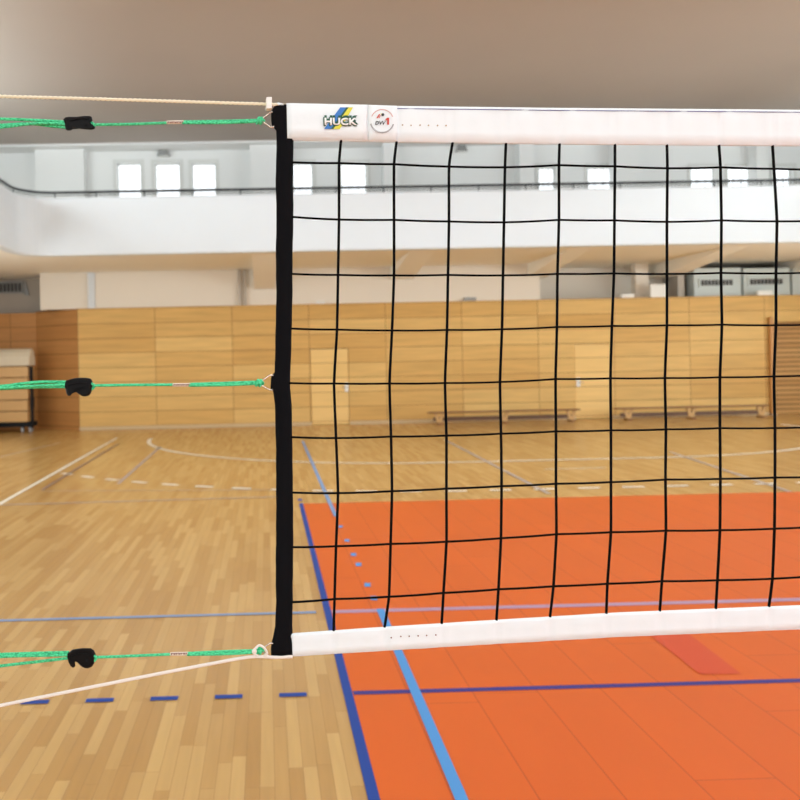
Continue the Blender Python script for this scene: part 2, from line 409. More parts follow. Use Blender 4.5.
# gallery rear wall with windows
YG = YW+.9
wins = [(117, 141), (155, 180), (192, 216), (293, 313), (341, 367), (539, 556), (588, 614), (691, 716), (728, 752), (773, 793)]
wr = []
for p0, p1 in wins:
    a, b, q, t = rect_y(p0, 163, p1, 198, YG)
    wr.append((a, b, ZT-.05, t if p0 < 400 else t-.12))
tag(obj('wall_gallery', wall_y(HX0, HX1, ZS+.35, HZ, YG, YG+.35, wr), 'gallery_plaster'), kind='structure')
for k, (a, b, q, t) in enumerate(wr):
    fr = bmesh.new(); e = .09; y0, y1 = YG+.12, YG+.2
    box(fr, a-.0, a+e*.4, y0, y1, q, t); box(fr, b-e*.4, b, y0, y1, q, t); box(fr, a, b, y0, y1, t-e*.4, t); box(fr, a, b, y0, y1, q, q+e)
    # surround on the wall face
    s = .1
    box(fr, a-s, a, YG-.03, YG, q-s, t+s); box(fr, b, b+s, YG-.03, YG, q-s, t+s); box(fr, a, b, YG-.03, YG, t, t+s); box(fr, a, b, YG-.03, YG, q-s, q)
    f = tag(obj('window_%d' % (k+1), fr, 'window_frame_paint'), kind='structure')
    mu = bmesh.new(); nx = 3
    for i in range(1, nx): x = a+(b-a)*i/nx; box(mu, x-.008, x+.008, YG+.14, YG+.17, q, t)
    z = q+.3
    while z < t-.1: box(mu, a, b, YG+.14, YG+.17, z-.008, z+.008); z += .3
    obj('window_bars', mu, 'window_frame_paint', f)
    obj('window_pane', Box(a, b, YG+.175, YG+.19, q, t), 'sky_pane', f)
# pilasters between the window groups
pil = [(35, 84, .35), (250, 290, .5), (384, 398, .5), (520, 534, .45), (616, 640, .5), (757, 768, .5)]
for k, (p0, p1, dep) in enumerate(pil):
    a, b, q, t = rect_y(p0, 150, p1, 190, YG-dep)
    tag(obj('trim_%d' % (k+5), Box(a, b, YG-dep, YG, ZS+.35, HZ), 'gallery_plaster'), kind='structure')
# cornice under the ceiling
tag(obj('trim_4', Box(HX0, HX1, YG-.75, YG, HZ-.06, HZ), 'gallery_plaster'), kind='structure')

# railing on the parapet
rail = empty('gallery_railing', (XE0, YP, ZT), 'thin dark handrail running along the top of the white gallery parapet', 'railing')
zr = ZT+.14
bm = bmesh.new(); tube(bm, [(p.x, p.y, zr) for p in gal_path(.1)], .032); obj('handrail', bm, 'rail_metal', rail, smooth=True)
bm = bmesh.new(); tube(bm, [(p.x, p.y, zr-.075) for p in gal_path(.1)], .009, n=5); obj('lower_rail', bm, 'rail_metal', rail, smooth=True)
gpp = gal_path(.1)
last = None
for p in gpp:
    if p.y < 9: continue
    if last is not None and (p-last).length < 1.0: continue
    last = p; bm = bmesh.new(); tube(bm, [(p.x, p.y, ZT), (p.x, p.y, zr)], .014, n=6); obj('rail_post', bm, 'rail_metal', rail)

# large daylight windows behind and beside the camera, out of frame; low side row added
k = 11
for x in (-6, -1.1, 3.9, 8.9, 13.8):
    fr = bmesh.new(); a, b, q, t = x-2.1, x+2.1, 2.1, 7.1
    for (x0, x1, z0, z1) in ((a, a+.1, q, t), (b-.1, b, q, t), (a, b, q, q+.1), (a, b, t-.1, t), (x-.04, x+.04, q, t)): box(fr, x0, x1, HY0, HY0+.12, z0, z1)
    f = tag(obj('window_%d' % k, fr, 'window_frame_paint'), kind='structure'); k += 1
    obj('window_pane', Box(a, b, HY0, HY0+.05, q, t), 'day_pane', f)
for sx in (HX0, HX1):
    for y, zl, zh in [(v, 6, 7.8) for v in (-8, -2, 4, 10, 16)]+[(v, 1.0, 4.0) for v in (-2, 4, 10, 16)]:  # low row is added to go with the extra side light
        s = 1 if sx < 0 else -1
        a, b = min(sx, sx+s*.1), max(sx, sx+s*.1)
        fr = bmesh.new(); box(fr, a, b, y-2.3, y-2.2, zl, zh); box(fr, a, b, y+2.2, y+2.3, zl, zh); box(fr, a, b, y-2.3, y+2.3, zh-.1, zh); box(fr, a, b, y-2.3, y+2.3, zl, zl+.1)
        f = tag(obj('window_%d' % k, fr, 'window_frame_paint'), kind='structure'); k += 1
        obj('window_pane', Box(min(sx, sx+s*.04), max(sx, sx+s*.04), y-2.2, y+2.2, zl+.1, zh-.1), 'day_pane', f)

# ================================================================== COURT MARKINGS (painted on the floor)
LZ = [.0006]
def flat(name, poly, material, label, z=None):
    z = z or .002
    bm = bmesh.new(); bm.faces.new([bm.verts.new((p[0], p[1], z)) for p in poly])
    o = obj(name, bm, material); tag(o, label, kind='structure')
    return o
def line_poly(a, b, wd):
    a = Vector((a[0], a[1])); b = Vector((b[0], b[1])); d = (b-a).normalized(); n = Vector((-d.y, d.x))*wd/2
    return [a-n, b-n, b+n, a+n]
def strip(name, a, b, material, label, wd=.05, z=.004): return flat(name, line_poly(a, b, wd), material, label, z)
def multi(name, segs, material, label, wd=.05, z=.004):
    bm = bmesh.new()
    for a, b in segs: bm.faces.new([bm.verts.new((p.x, p.y, z)) for p in line_poly(a, b, wd)])
    tag(obj(name, bm, material), label, kind='structure')
def arc(name, pts, material, label, wd=.05, z=.004):
    bm = bmesh.new(); P = [Vector(p) for p in pts]; A = []; B = []
    for i, p in enumerate(P):
        d = (P[min(i+1, len(P)-1)]-P[max(i-1, 0)]).normalized(); n = Vector((-d.y, d.x))*wd/2
        A.append(bm.verts.new((p.x-n.x, p.y-n.y, z))); B.append(bm.verts.new((p.x+n.x, p.y+n.y, z)))
    for i in range(len(P)-1): bm.faces.new((A[i], A[i+1], B[i+1], B[i]))
    tag(obj(name, bm, material), label, kind='structure')
flat('court_surface', [(0.03, -8.97), (8.97, -8.97), (8.97, 8.985), (0.03, 8.985)], 'court_paint', 'orange painted volleyball court area', .002)
strip('court_line', (.025, -9), (.025, 9.0), 'blue_line', 'dark blue side line along the left edge of the orange court')
strip('court_line', (8.975, -9), (8.975, 9), 'blue_line', 'dark blue side line on the right edge of the orange court')
strip('court_line', (.055, 2.975), (8.95, 2.975), 'navy_line', 'dark blue attack line across the orange court nearest the camera')
multi('court_line', [((-.2-.35*i, 2.975), (-.35-.35*i, 2.975)) for i in range(5)], 'blue_line', 'short blue dashes on the parquet left of the court')
strip('court_line', (.025, 9.2), (.025, 9.35), 'blue_line', 'tiny blue mark behind the far court corner')
strip('court_line', (-6, 4.43), (-.06, 4.43), 'pale_blue_line', 'pale blue line crossing the parquet left of the court', .04)
strip('court_line', (.055, 4.43), (9, 4.43), 'mauve_line', 'pale mauve line crossing the orange court', .075)
p = on_z(380, 609.5); q2 = on_z(430, 730)
strip('court_line', p.xy, on_z(428.5, 723).xy+(on_z(428.5, 723).xy-p.xy)*1.2, 'light_blue_line', 'light blue line running towards the camera across the orange court', .055, .006)
p = on_z(302.5, 441); q2 = on_z(336, 517)
strip('court_line', p.xy, q2.xy, 'pale_blue_line', 'pale blue line receding towards the timber wall', .05, .005)
for (x, y) in ((340.5, 527), (347, 541), (353.5, 555), (358.5, 565), (367.5, 585.5), (373.8, 598.8)):
    c = on_z(x, y); strip('court_line', (c.x-.005, c.y-.055), (c.x+.005, c.y+.055), 'light_blue_line', 'short light blue dash on the orange court', .05, .006)
# handball goal area
GL, C0, C1 = 18.85, 2.45, 5.45
C0, C1, GL = 2.73, 6.5, 18.8
pts = [(C0+6*math.cos(q), GL+6*math.sin(q)) for q in [math.pi+i/24*math.pi/2 for i in range(25)]]
pts += [(C1+6*math.cos(q), GL+6*math.sin(q)) for q in [-math.pi/2+i/24*math.pi/2 for i in range(25)]]
arc('court_line', pts, 'white_line', 'white goal area arc on the parquet in front of the timber wall', .095)
segs = []
def pt9(s):                                   # point on the 9 m line, s measured from x = 4.02 to the right
    x = 4.02+s; R9 = 9.12
    if x < C0: q = (C0-x)/R9; return (C0-R9*math.sin(q), GL-R9*math.cos(q))
    if x < C1: return (x, GL-R9)
    q = (x-C1)/R9; return (C1+R9*math.sin(q), GL-R9*math.cos(q))
for i in range(-14, 16): segs.append((pt9(i*.612-.15), pt9(i*.612+.15)))
multi('court_line', segs, 'white_line', 'white dashed arc on the parquet beyond the orange court', .10)
pa = on_z(0, 504); pb = on_z(117, 438)
strip('court_line', pa.xy-(pb-pa).xy*.8, pb.xy, 'white_line', 'white side line at the left of the parquet', .06)
strip('court_line', on_z(42, 490).xy, on_z(118, 444).xy, 'dark_line', 'worn dark line beside the left white line', .05)
strip('court_line', on_z(118, 484).xy, on_z(160, 447).xy, 'grey_line', 'faint grey line inside the goal area at the left', .06)
strip('court_line', on_z(445, 440).xy, on_z(549, 494).xy, 'faint_blue_line', 'pale blue line slanting over the parquet behind the net', .06, .005)
strip('court_line', on_z(670, 452).xy, on_z(790, 492).xy, 'faint_blue_line', 'faint grey line slanting over the parquet at the right', .06, .005)
strip('court_line', on_z(0, 505).xy, on_z(276, 497).xy, 'grey_line', 'faint grey line across the parquet at the left', .05, .003)
strip('court_line', on_z(545, 469.5).xy, on_z(606, 468).xy, 'white_line', 'short white mark on the parquet behind the net', .04, .005)
strip('court_line', on_z(42, 491).xy, on_z(276, 490).xy, 'grey_line', 'very faint line beneath the white dashes', .03, .003)
strip('court_line', on_z(0, 457).xy, on_z(60, 443).xy, 'grey_line', 'faint grey line in front of the vaulting box', .04, .003)
c = [on_z(*v) for v in ((650, 636), (689, 634.5), (741, 674.5), (700, 675))]
flat('court_patch', [v.xy for v in c], 'red_patch', 'redder rectangular patch in the orange court paint', .005)

# ================================================================== THINGS AT THE FAR WALL
def make_bench(px0, px1, legs, py, label):
    Yb = YW-.75
    a = on_y(px0, py, Yb).x; b = on_y(px1, py, Yb).x
    t = empty('gym_bench', ((a+b)/2, Yb, 0), label, 'bench', 'long wooden gym benches along the timber wall')
    obj('seat', Box(a, b, Yb-.12, Yb+.12, .31, .35), 'bench_wood', t, bevel=.01)
    obj('beam', Box(a+.15, b-.15, Yb-.02, Yb+.05, .09, .2), 'bench_shaded', t, bevel=.006)
    for px in legs:
        x = on_y(px, py, Yb).x; bm = bmesh.new()
        # splayed V-shaped trestle with foot
        extrude_poly(bm, [(x-.14, Yb-.03, .31), (x-.06, Yb-.03, .31), (x, Yb-.03, .14), (x+.06, Yb-.03, .31), (x+.14, Yb-.03, .31), (x+.06, Yb-.03, .04), (x-.06, Yb-.03, .04)], Vector((0, .06, 0)))
        obj('leg', bm, 'box_wood', t)
        obj('foot', Box(x-.05, x+.05, Yb-.18, Yb+.18, 0, .045), 'bench_wood', t, bevel=.006)
make_bench(428, 579, (439, 504, 571), 412, 'long low wooden gym bench left of the right-hand door')
make_bench(615, 767, (628, 691, 761), 409, 'long low wooden gym bench between the right-hand door and the slatted recess')

# vaulting box on its trolley at the far left
Yv = YW-.35
a = on_y(-45, 400, Yv).x; b = on_y(30.5, 400, Yv).x
zt_ = on_y(15, 348.5, Yv).z; z1_ = on_y(15, 366, Yv).z
vb = empty('vaulting_box', ((a+b)/2, Yv, 0), 'wooden vaulting box with pale leather top at the far left', 'vaulting box')
bm = bmesh.new()
ca = []
for q in range(9):
    an = math.pi*q/8; ca.append((a, Yv+.25-.3*math.cos(an), z1_+.12+(zt_-z1_-.12)*math.sin(an)))
extrude_poly(bm, [(a, Yv-.05, z1_)]+ca+[(a, Yv+.55, z1_)], Vector((b-a, 0, 0)))
obj('padded_top', bm, 'leather', vb, bevel=.02)
nsec = 5; zb0 = .3
for i in range(nsec):
    z0 = zb0+(z1_-zb0)*i/nsec; z1 = zb0+(z1_-zb0)*(i+1)/nsec-.025
    obj('box_section', Box(a+.02, b-.02-.01*(nsec-i), Yv-.05, Yv+.5, z0, z1), 'box_wood', vb, bevel=.008)
obj('inner_core', Box(a+.1, b-.12, Yv, Yv+.45, zb0, z1_-.01), 'box_gap', vb)
obj('trolley_base', Box(a-.02, b+.04, Yv-.07, Yv+.52, .16, .29), 'black_metal', vb, bevel=.01)
bm = Box(b+.01, b+.09, Yv-.07, Yv-.0, .2, z1_-.02); box(bm, b+.01, b+.09, Yv-.09, Yv, z1_-.32, z1_-.02); box(bm, b+.01, b+.1, Yv-.09, Yv+.04, z1_*.48-.2, z1_*.48+.1)
obj('upright', bm, 'black_metal', vb, bevel=.006)
for (x, y) in ((b-.02, Yv), (b-.24, Yv), (a+.1, Yv), (b-.1, Yv+.42), (a+.1, Yv+.42)):
    bm = bmesh.new(); tube(bm, [(x-.025, y, .075), (x+.025, y, .075)], .075, n=16)
    cst = obj('caster', bm, 'caster_rubber', vb, bevel=.006)
    obj('caster_fork', Box(x-.045, x+.045, y-.03, y+.03, .1, .17), 'black_metal', cst)

# brown post in front of the slatted recess
Yq = YW-.08
a, b, q, t = rect_y(770, 317, 773.4, 420, Yq)
ps = empty('wooden_post', ((a+b)/2, Yq, 0), 'tall thin orange-brown post at the edge of the slatted recess', 'post')
obj('shaft', Box(a, b, Yq-.05, Yq+.05, .02, t), 'post_wood', ps, bevel=.01)
obj('foot_plate', Box(a-.05, b+.05, Yq-.075, Yq+.07, 0, .02), 'grey_metal', ps)

# vents and glazed panels above the timber at the right
def vent(px0, py0, px1, py1, Y, label, name='ventilation_grille', frame='pale_panel', group=None):
    a, b, q, t = rect_y(px0, py0, px1, py1, Y)
    v = empty(name, ((a+b)/2, Y, q), label, 'vent', group)
    fr = bmesh.new(); e = .05
    box(fr, a-e, b+e, Y-.05, Y, t, t+e); box(fr, a-e, b+e, Y-.05, Y, q-e, q); box(fr, a-e, a, Y-.05, Y, q, t); box(fr, b, b+e, Y-.05, Y, q, t)
    obj('frame', fr, frame, v); obj('backing', Box(a, b, Y-.012, Y-.002, q, t), 'vent_dark', v)
    for i in range(1, 9): x = a+(b-a)*i/9; obj('slat', Box(x-.013, x+.013, Y-.045, Y-.012, q, t), 'grey_metal', v)
    return v
YR = YW+.45
cabs = ((694, 741), (743.5, 790), (792.5, 850))
for k, (p0, p1) in enumerate(cabs):
    a, b, q, t = rect_y(p0, 268, p1, 294, YR)
    bm = Box(a, b, YR, YR+.45, ZW, t)
    o = obj('wall_cabinet', bm, 'pale_panel', bevel=.01)
    tag(o, ('pale cabinet with a dark vent above the timber wall, left one of the row', 'pale cabinet with a wide dark vent above the timber wall, second of the row', 'pale blue-white cabinet without vent at the right frame edge')[k], 'cabinet')
vent(700, 280, 732, 285.5, YR, 'dark slotted vent on the left pale cabinet')
vent(749, 279, 782, 284.5, YR, 'dark slotted vent on the second pale cabinet beside the right frame edge')
vent(-12, 283.5, 22, 292, YW+1.42, 'dark slotted air vent on the grey wall at the far left', frame='grey_metal')
a, b, q, t = rect_y(24, 282, 29, 295, YW+1.4)
bm = bmesh.new(); extrude_poly(bm, [(a, YW+1.42, q), (b, YW+1.42, q), (a+.04, YW+1.42, t), (a, YW+1.42, t)], Vector((0, .07, 0)))
tag(obj('wall_bracket', bm, 'grey_metal'), 'small grey bracket beside the far left air vent', 'bracket')
# little things on the ledge of the timber wall
def ledge_box(px0, py0, px1, py1, label, cat='box', m_='white_plastic', name='small_box'):
    Y = YW+.05; a, b, q, t = rect_y(px0, py0, px1, py1, Y)
    tag(obj(name, Box(a, b, Y-.04, Y+.05, ZW, ZW+(t-q)), m_, bevel=.01), label, cat)
ledge_box(621, 293, 634, 297, 'small white box on the ledge just left of the pillar')
ledge_box(316, 300, 325, 303, 'small white box on the ledge above the left door')
ledge_box(650, 284, 667, 297, 'larger white box on the ledge right of the pillar')
ledge_box(757, 290, 772, 294.5, 'low white box on the ledge in front of the pale cabinets')
ledge_box(464, 297.5, 476, 301, 'small dark object on the ledge above the middle of the timber wall', 'box', 'grey_metal')
# lamps on the gallery wall
def lamp(px, py, label, w_=13):
    Y = YG-.02; c = on_y(px, py, Y); h = .09; ww = w_/2/F_PX*24.4
    l = empty('wall_lamp', (c.x, YG, c.z), label, 'lamp')
    bm = bmesh.new(); extrude_poly(bm, [(c.x-ww, YG-.16, c.z-h), (c.x+ww, YG-.16, c.z-h), (c.x+ww*.6, YG-.16, c.z+h), (c.x-ww*.6, YG-.16, c.z+h)], Vector((0, .16, 0)))
    obj('shade', bm, 'grey_metal', l, bevel=.01)
    obj('diffuser', Box(c.x-ww*.8, c.x+ww*.8, YG-.14, YG-.02, c.z-h-.02, c.z-h), 'white_plastic', l)
lamp(164, 153.5, 'small grey lamp on the gallery wall above the three left windows')
lamp(461, 149, 'small pale lamp on the gallery wall just below the net tape', 11)
# added lamp rows out of frame overhead, housings for the extra light
for yy in (-8, -1.5, 5, 12):
    cl = empty('added_ceiling_lamp', (3.9, yy, HZ-.25), 'added long white lamp row under the ceiling, out of frame', 'lamp', 'added ceiling lamp rows')
    obj('housing', Box(-3.1, 10.9, yy-.3, yy+.3, HZ-.24, HZ-.001), 'white_plastic', cl)

# ================================================================== THE NET
# The net plane runs a few degrees off parallel to the picture.
P0 = CAM + _f*1.478 + _r*((293-PPX)/F_PX*1.478); P0.z = 0
nd = (_r + _f*.0904); nd.z = 0; nd.normalize()
nn = Vector((nd.y, -nd.x, 0))                        # towards the camera
def NP(px, py, wv=0.0): return on_plane(px, py, P0+nn*wv, nn)
def U(px, py, wv=0.0): p = NP(px, py, wv); return (p-P0).dot(nd), p.z
def W(u, z, wv=0.0): return P0+nd*u+nn*wv+Vector((0, 0, z))
net = empty('volleyball_net', W(0, 0), 'black volleyball net with white top and bottom tapes and a black side band', 'net')
rows = [
 [(293,162.5),(339,163.3),(394,164.4),(449,166.8),(505,167.5),(559,165.3),(615,166.5),(667.5,168.5),(720.5,167.5),(774,169)],
 [(293,217),(339,219.7),(394,220),(449,221.6),(504,222.5),(559,220),(614.5,220.5),(667,222),(721.5,220.5),(777,221.5)],
 [(293,274),(338,275),(394,275.5),(448,275),(503,275.5),(557.5,274),(614,273.5),(667,274),(721,273),(776,273.5)],
 [(293,328.6),(337,329.6),(392,330.5),(447,330),(502,329.3),(557,327),(612,326),(667,325.3),(722,324.7),(776,325.3)],
 [(290.5,383),(334,383.5),(389.5,383.5),(445,383),(500,382),(555.6,379),(610.5,378.3),(665,378),(720,377.3),(774,376.4)],
 [(292,437),(336,438),(391,436.5),(446.4,435.5),(501,433.6),(556,431.3),(611,430.3),(666,429.3),(720,428),(775,428)],
 [(293,492.4),(338,493),(392,491),(446.4,488.5),(501.6,486),(556,483.6),(611,482),(665.5,479.4),(720.4,478.7),(775,477.4)],
 [(293,547),(336,546),(390.6,543.7),(446.5,541.5),(501,538),(556.5,534),(611,532),(666,530.5),(720,530),(774.5,528.5)],
 [(293,602),(334.5,598.8),(389,596.5),(443.5,592.7),(498.5,589),(553.5,586),(607.5,583.5),(662,581),(717.5,580),(772.5,578.5)]]
topa = [(341,140.3),(396.5,141.8),(452.5,142.6),(506,143.3),(559.5,143.8),(615,144.3),(667,144.8),(719,145),(772.5,145.4)]
bota = [(333.6,632),(384.4,628.4),(441.6,624.8),(496.4,621),(550,617.5),(606.3,614.4),(659.8,612),(715.8,609.6),(768.8,607.6)]
ROWS = [[U(r[0][0]-1.6, r[0][1])]+[U(*p) for p in r[1:]] for r in rows]
TA = [U(*p) for p in topa]; BA = [U(*p) for p in bota]
NETLEN = 9.72; PITCH_U = (ROWS[4][-1][0]-ROWS[4][1][0])/8
ncol = int((NETLEN-ROWS[4][-1][0]-.02)/PITCH_U)
for r in ROWS:
    u, z = r[-1]; z2 = z
    for k in range(ncol): r.append((u+PITCH_U*(k+1)+random.uniform(-.003, .003), z2+random.uniform(-.002, .002)))
    r.append((NETLEN-.01, z2))
for Q in (TA, BA):
    u, z = Q[-1]
    for k in range(ncol): Q.append((u+PITCH_U*(k+1), z))
bm = bmesh.new()
for r in ROWS:
    P = []
    for i in range(len(r)-1):
        for s in range(4):
            f = s/4; u = r[i][0]+(r[i+1][0]-r[i][0])*f; z = r[i][1]+(r[i+1][1]-r[i][1])*f
            P.append(W(u, z-math.sin(f*math.pi)*.0006, .0015))
    P.append(W(*r[-1], .0015))
    tube(bm, P, .0021, n=6)
for c in range(len(TA)):
    nodes = [TA[c]]+[r[c+1] for r in ROWS]+[BA[c]]
    P = smooth_path([W(u, z, 0) for u, z in nodes], 5)
    # keep it tight: blend the spline with the straight line
    Q = []
    for i, p in enumerate(P):
        k, f = divmod(i, 5)
        if k >= len(nodes)-1: Q.append(p); continue
        st = W(*nodes[k]).lerp(W(*nodes[k+1]), f/5); Q.append(p.lerp(st, .6))
    tube(bm, Q, .0026, n=7)
    for u, z in nodes[1:-1]: ball(bm, W(u, z, .0005), .0036, .003, .0030, 8)
obj('netting', bm, 'net_cord', net, smooth=True)

def edge_fn(samples, wv):
    S = [U(x, y, wv) for x, y in samples]
    def f(u):
        if u <= S[0][0]: a, b = S[0], S[1]
        elif u >= S[-1][0]: return S[-1][1]
        else:
            for a, b in zip(S[:-1], S[1:]):
                if a[0] <= u <= b[0]: break
        return a[1]+(b[1]-a[1])*(u-a[0])/(b[0]-a[0])
    return f
def tape(u0, u1, ftop, fbot, half, creases, roll=.004, step=.006, amp=.0005):
    """fabric tape folded over its cord: closed cross-section swept along u"""
    bm = bmesh.new(); n = max(2, int((u1-u0)/step)); rings = []
    for i in range(n+1):
        u = u0+(u1-u0)*i/n; zt, zb = ftop(u), fbot(u)
        rip = amp*math.sin(u*61)+amp*.7*math.sin(u*143+1)
        for cu in creases:
            d = abs(u-cu)
            if d < .006: rip -= .0017*(1-d/.006)
        h = zt-zb
        prof = [(half+rip, zb+.0008), (half*1.15+rip, zb+h*.3), (half+rip*1.4, zb+h*.6), (half*1.2+roll*.3+rip, zt-roll*1.4), (half*.9+roll*.25, zt-roll*.4), (0, zt),
                (-half*.9-roll*.25, zt-roll*.4), (-half*1.2-roll*.3, zt-roll*1.4), (-half, zb+h*.5), (-half, zb+.0008), (0, zb)]
        rings.append([bm.verts.new(W(u, z, w_)) for w_, z in prof])
    m_ = len(rings[0])
    for i in range(n):
        A, B = rings[i], rings[i+1]
        for j in range(m_): bm.faces.new((A[j], A[(j+1) % m_], B[(j+1) % m_], B[j]))
    bm.faces.new(rings[0]); bm.faces.new(rings[-1][::-1])
    return bm
cre = [t[0] for t in TA]
T_top = edge_fn([(290,104.3),(397,105.4),(560,107.3),(700,108.4),(800,109.2)], .003)
T_bot = edge_fn([(290,140),(397,142),(500,143.3),(620,144.5),(800,145.8)], .003)
uS0 = U(287, 120, .006)[0]; uS1 = U(367.5, 120, .006)[0]; uS2 = U(397.3, 120, .006)[0]
obj('top_tape', tape(uS0+.004, NETLEN, T_top, T_bot, .0025, cre), 'tape_white', net, smooth=True)
B_top = edge_fn([(292.5,633.7),(380,627.5),(480,621.2),(620,612.7),(800,605.5)], .003)
B_bot = edge_fn([(275,657.6),(293.7,657),(380,651.7),(480,645.5),(620,637.5),(800,629.9)], .003)
obj('bottom_tape', tape(U(291, 650)[0], NETLEN, B_top, B_bot, .0025, [b[0] for b in BA]), 'tape_white', net, smooth=True)
# end sleeve with the maker's logo and the association badge panel
S_top = edge_fn([(286.7,102.2),(330,103),(367.5,103.8),(397,104.8)], .006)
S_bot = edge_fn([(287,138.4),(330,139),(367.5,139.8),(397.6,140.9)], .006)
sl = obj('end_sleeve', tape(uS0, uS1, S_top, S_bot, .0056, [], step=.01, amp=.0003), 'sleeve_white', net, smooth=True)
bd = obj('badge_panel', tape(uS1+.0006, uS2, S_top, S_bot, .0053, [], step=.01, amp=.0001), 'sleeve_white', net, smooth=True)
# blue stitching just under the tape's top edge
bm = bmesh.new(); u = uS2; P = []
while u < NETLEN-.02: P.append(W(u, T_top(u)-.0062, .0044)); u += .03
tube(bm, P, .0008, n=5); obj('stitching', bm, 'stitch_blue', net)

# --- printing helpers: flat ink lying on the sleeve (thin solids)
WS = .0082
def ink(name, polys, material, parent, wv=WS, th=.0004):
    bm = bmesh.new()
    for poly in polys: extrude_poly(bm, [NP(x, y, wv) for x, y in poly], nn*th)
    return obj(name, bm, material, parent)
def text_ink(name, s, px, py, hpx, material, parent, wv, off=0, th=.0004, xs=1.0, shear=0, tilt=0):
    """built-in font glyphs as thin ink; px, py is the left end of the baseline, hpx the cap height"""
    fc = bpy.data.curves.new('t', 'FONT'); fc.body = s; fc.offset = off; fc.shear = shear; fc.resolution_u = 3
    to = bpy.data.objects.new('t', fc); COL.objects.link(to)
    dg = bpy.context.evaluated_depsgraph_get(); me = bpy.data.meshes.new_from_object(to.evaluated_get(dg))
    bpy.data.objects.remove(to)
    bm = bmesh.new(); bm.from_mesh(me); bpy.data.meshes.remove(me)
    o = NP(px, py, wv); sc = hpx/F_PX*1.48/.70
    for v in bm.verts:
        x, y = v.co.x*sc*xs, v.co.y*sc; p = o+nd*(x*math.cos(tilt)-y*math.sin(tilt)); p.z += y*math.cos(tilt)+x*math.sin(tilt); v.co = p
    g = bmesh.ops.extrude_face_region(bm, geom=bm.faces[:])
    for v in g['geom']:
        if isinstance(v, bmesh.types.BMVert): v.co += nn*th
    return obj(name, bm, material, parent)
def L2(x, y): return (270+x/6.154, 90+y/6.154)           # logo close-up coordinates -> photo pixels
ink('logo_stripe_blue', [[L2(432,107), L2(470,107), L2(374,240), L2(333,240)]], 'logo_blue', sl)
ink('logo_stripe_green', [[L2(470,107), L2(484,107), L2(390,240), L2(374,240)]], 'logo_green', sl)
ink('logo_stripe_yellow', [[L2(484,107), L2(511,107), L2(430,240), L2(390,240)]], 'logo_yellow', sl)
letters = []
text_ink('logo_shadow', 'HUCK', *L2(328, 218), 7.9, 'logo_green', sl, WS+.0005, off=.055, xs=1.04)
text_ink('logo_shadow', 'HUCK', *L2(334, 207), 7.9, 'logo_green', sl, WS+.0005, off=.055, xs=1.04)
text_ink('logo_letters', 'HUCK', *L2(333, 214), 6.9, 'logo_white', sl, WS+.0011, off=.035, xs=1.17)
ink('logo_shadow', [[L2(508,160), L2(526,158), L2(520,180), L2(529,188), L2(520,215), L2(506,214), L2(500,186)]], 'logo_green', sl, WS+.0005)
# badge: ring of tiny illegible lettering, ball and figure, DVV 1
cx, cy = L2(690, 190)
def arc_ticks(q0, q1, n, r0, r1, fill=.62):
    out = []
    for i in range(n):
        a0 = R(q0+(q1-q0)*i/n); a1 = R(q0+(q1-q0)*(i+fill)/n)
        out.append([(cx+r*math.cos(a), cy-r*math.sin(a)) for r, a in ((r0, a0), (r1, a0), (r1, a1), (r0, a1))])
    return out
ink('badge_ring', arc_ticks(-165, -15, 26, 11.0, 12.4), 'ink_grey', bd, WS-.0003)
ink('badge_ring', arc_ticks(22, 158, 20, 10.9, 11.7, .8), 'ink_pink', bd, WS-.0003)
text_ink('badge_letters', 'DVV', *L2(646, 213), 3.7, 'ink_black', bd, WS-.0003, off=.02, xs=.98, shear=.2)
ink('badge_numeral', [[L2(721, 171), L2(733, 171), L2(733, 213), L2(721, 213), L2(721, 184), L2(711, 188), L2(711, 179)]], 'ink_red', bd, WS-.0003)
ink('badge_figure', [[L2(655,172), L2(662,174), L2(678,150), L2(671,148)], [L2(668,172), L2(673,173), L2(681,157), L2(677,156)]], 'ink_red', bd, WS-.0003)
ink('badge_ball', [[(L2(694,152)[0]+1.45*math.cos(q), L2(694,152)[1]+1.45*math.sin(q)) for q in [i*math.pi/8 for i in range(16)]]], 'ink_black', bd, WS-.0003)
ink('badge_figure', [[L2(680,147), L2(685,143), L2(688,147), L2(684,151)]], 'logo_yellow', bd, WS-.0003)
# rows of small printed marks on the tapes
def marks(pts, material, parent_name, s=.8):
    bm = bmesh.new()
    for (x, y) in pts: extrude_poly(bm, [NP(x+s*math.cos(q)*(.9+.2*random.random()), y+s*math.sin(q), .0036) for q in [i*math.pi/3 for i in range(6)]], nn*.0006)
    obj(parent_name, bm, material, net)
marks([(402.5,125),(411,125.4),(420,125.2),(428.5,125.4),(437.5,125.5),(446,125.6)], 'ink_beige', 'printed_marks')
marks([(391.2,637.6),(400.8,636.4),(409.2,636.2),(418.1,635.8),(426.6,635.4),(435.8,634.9)], 'ink_brown', 'printed_marks', .75)

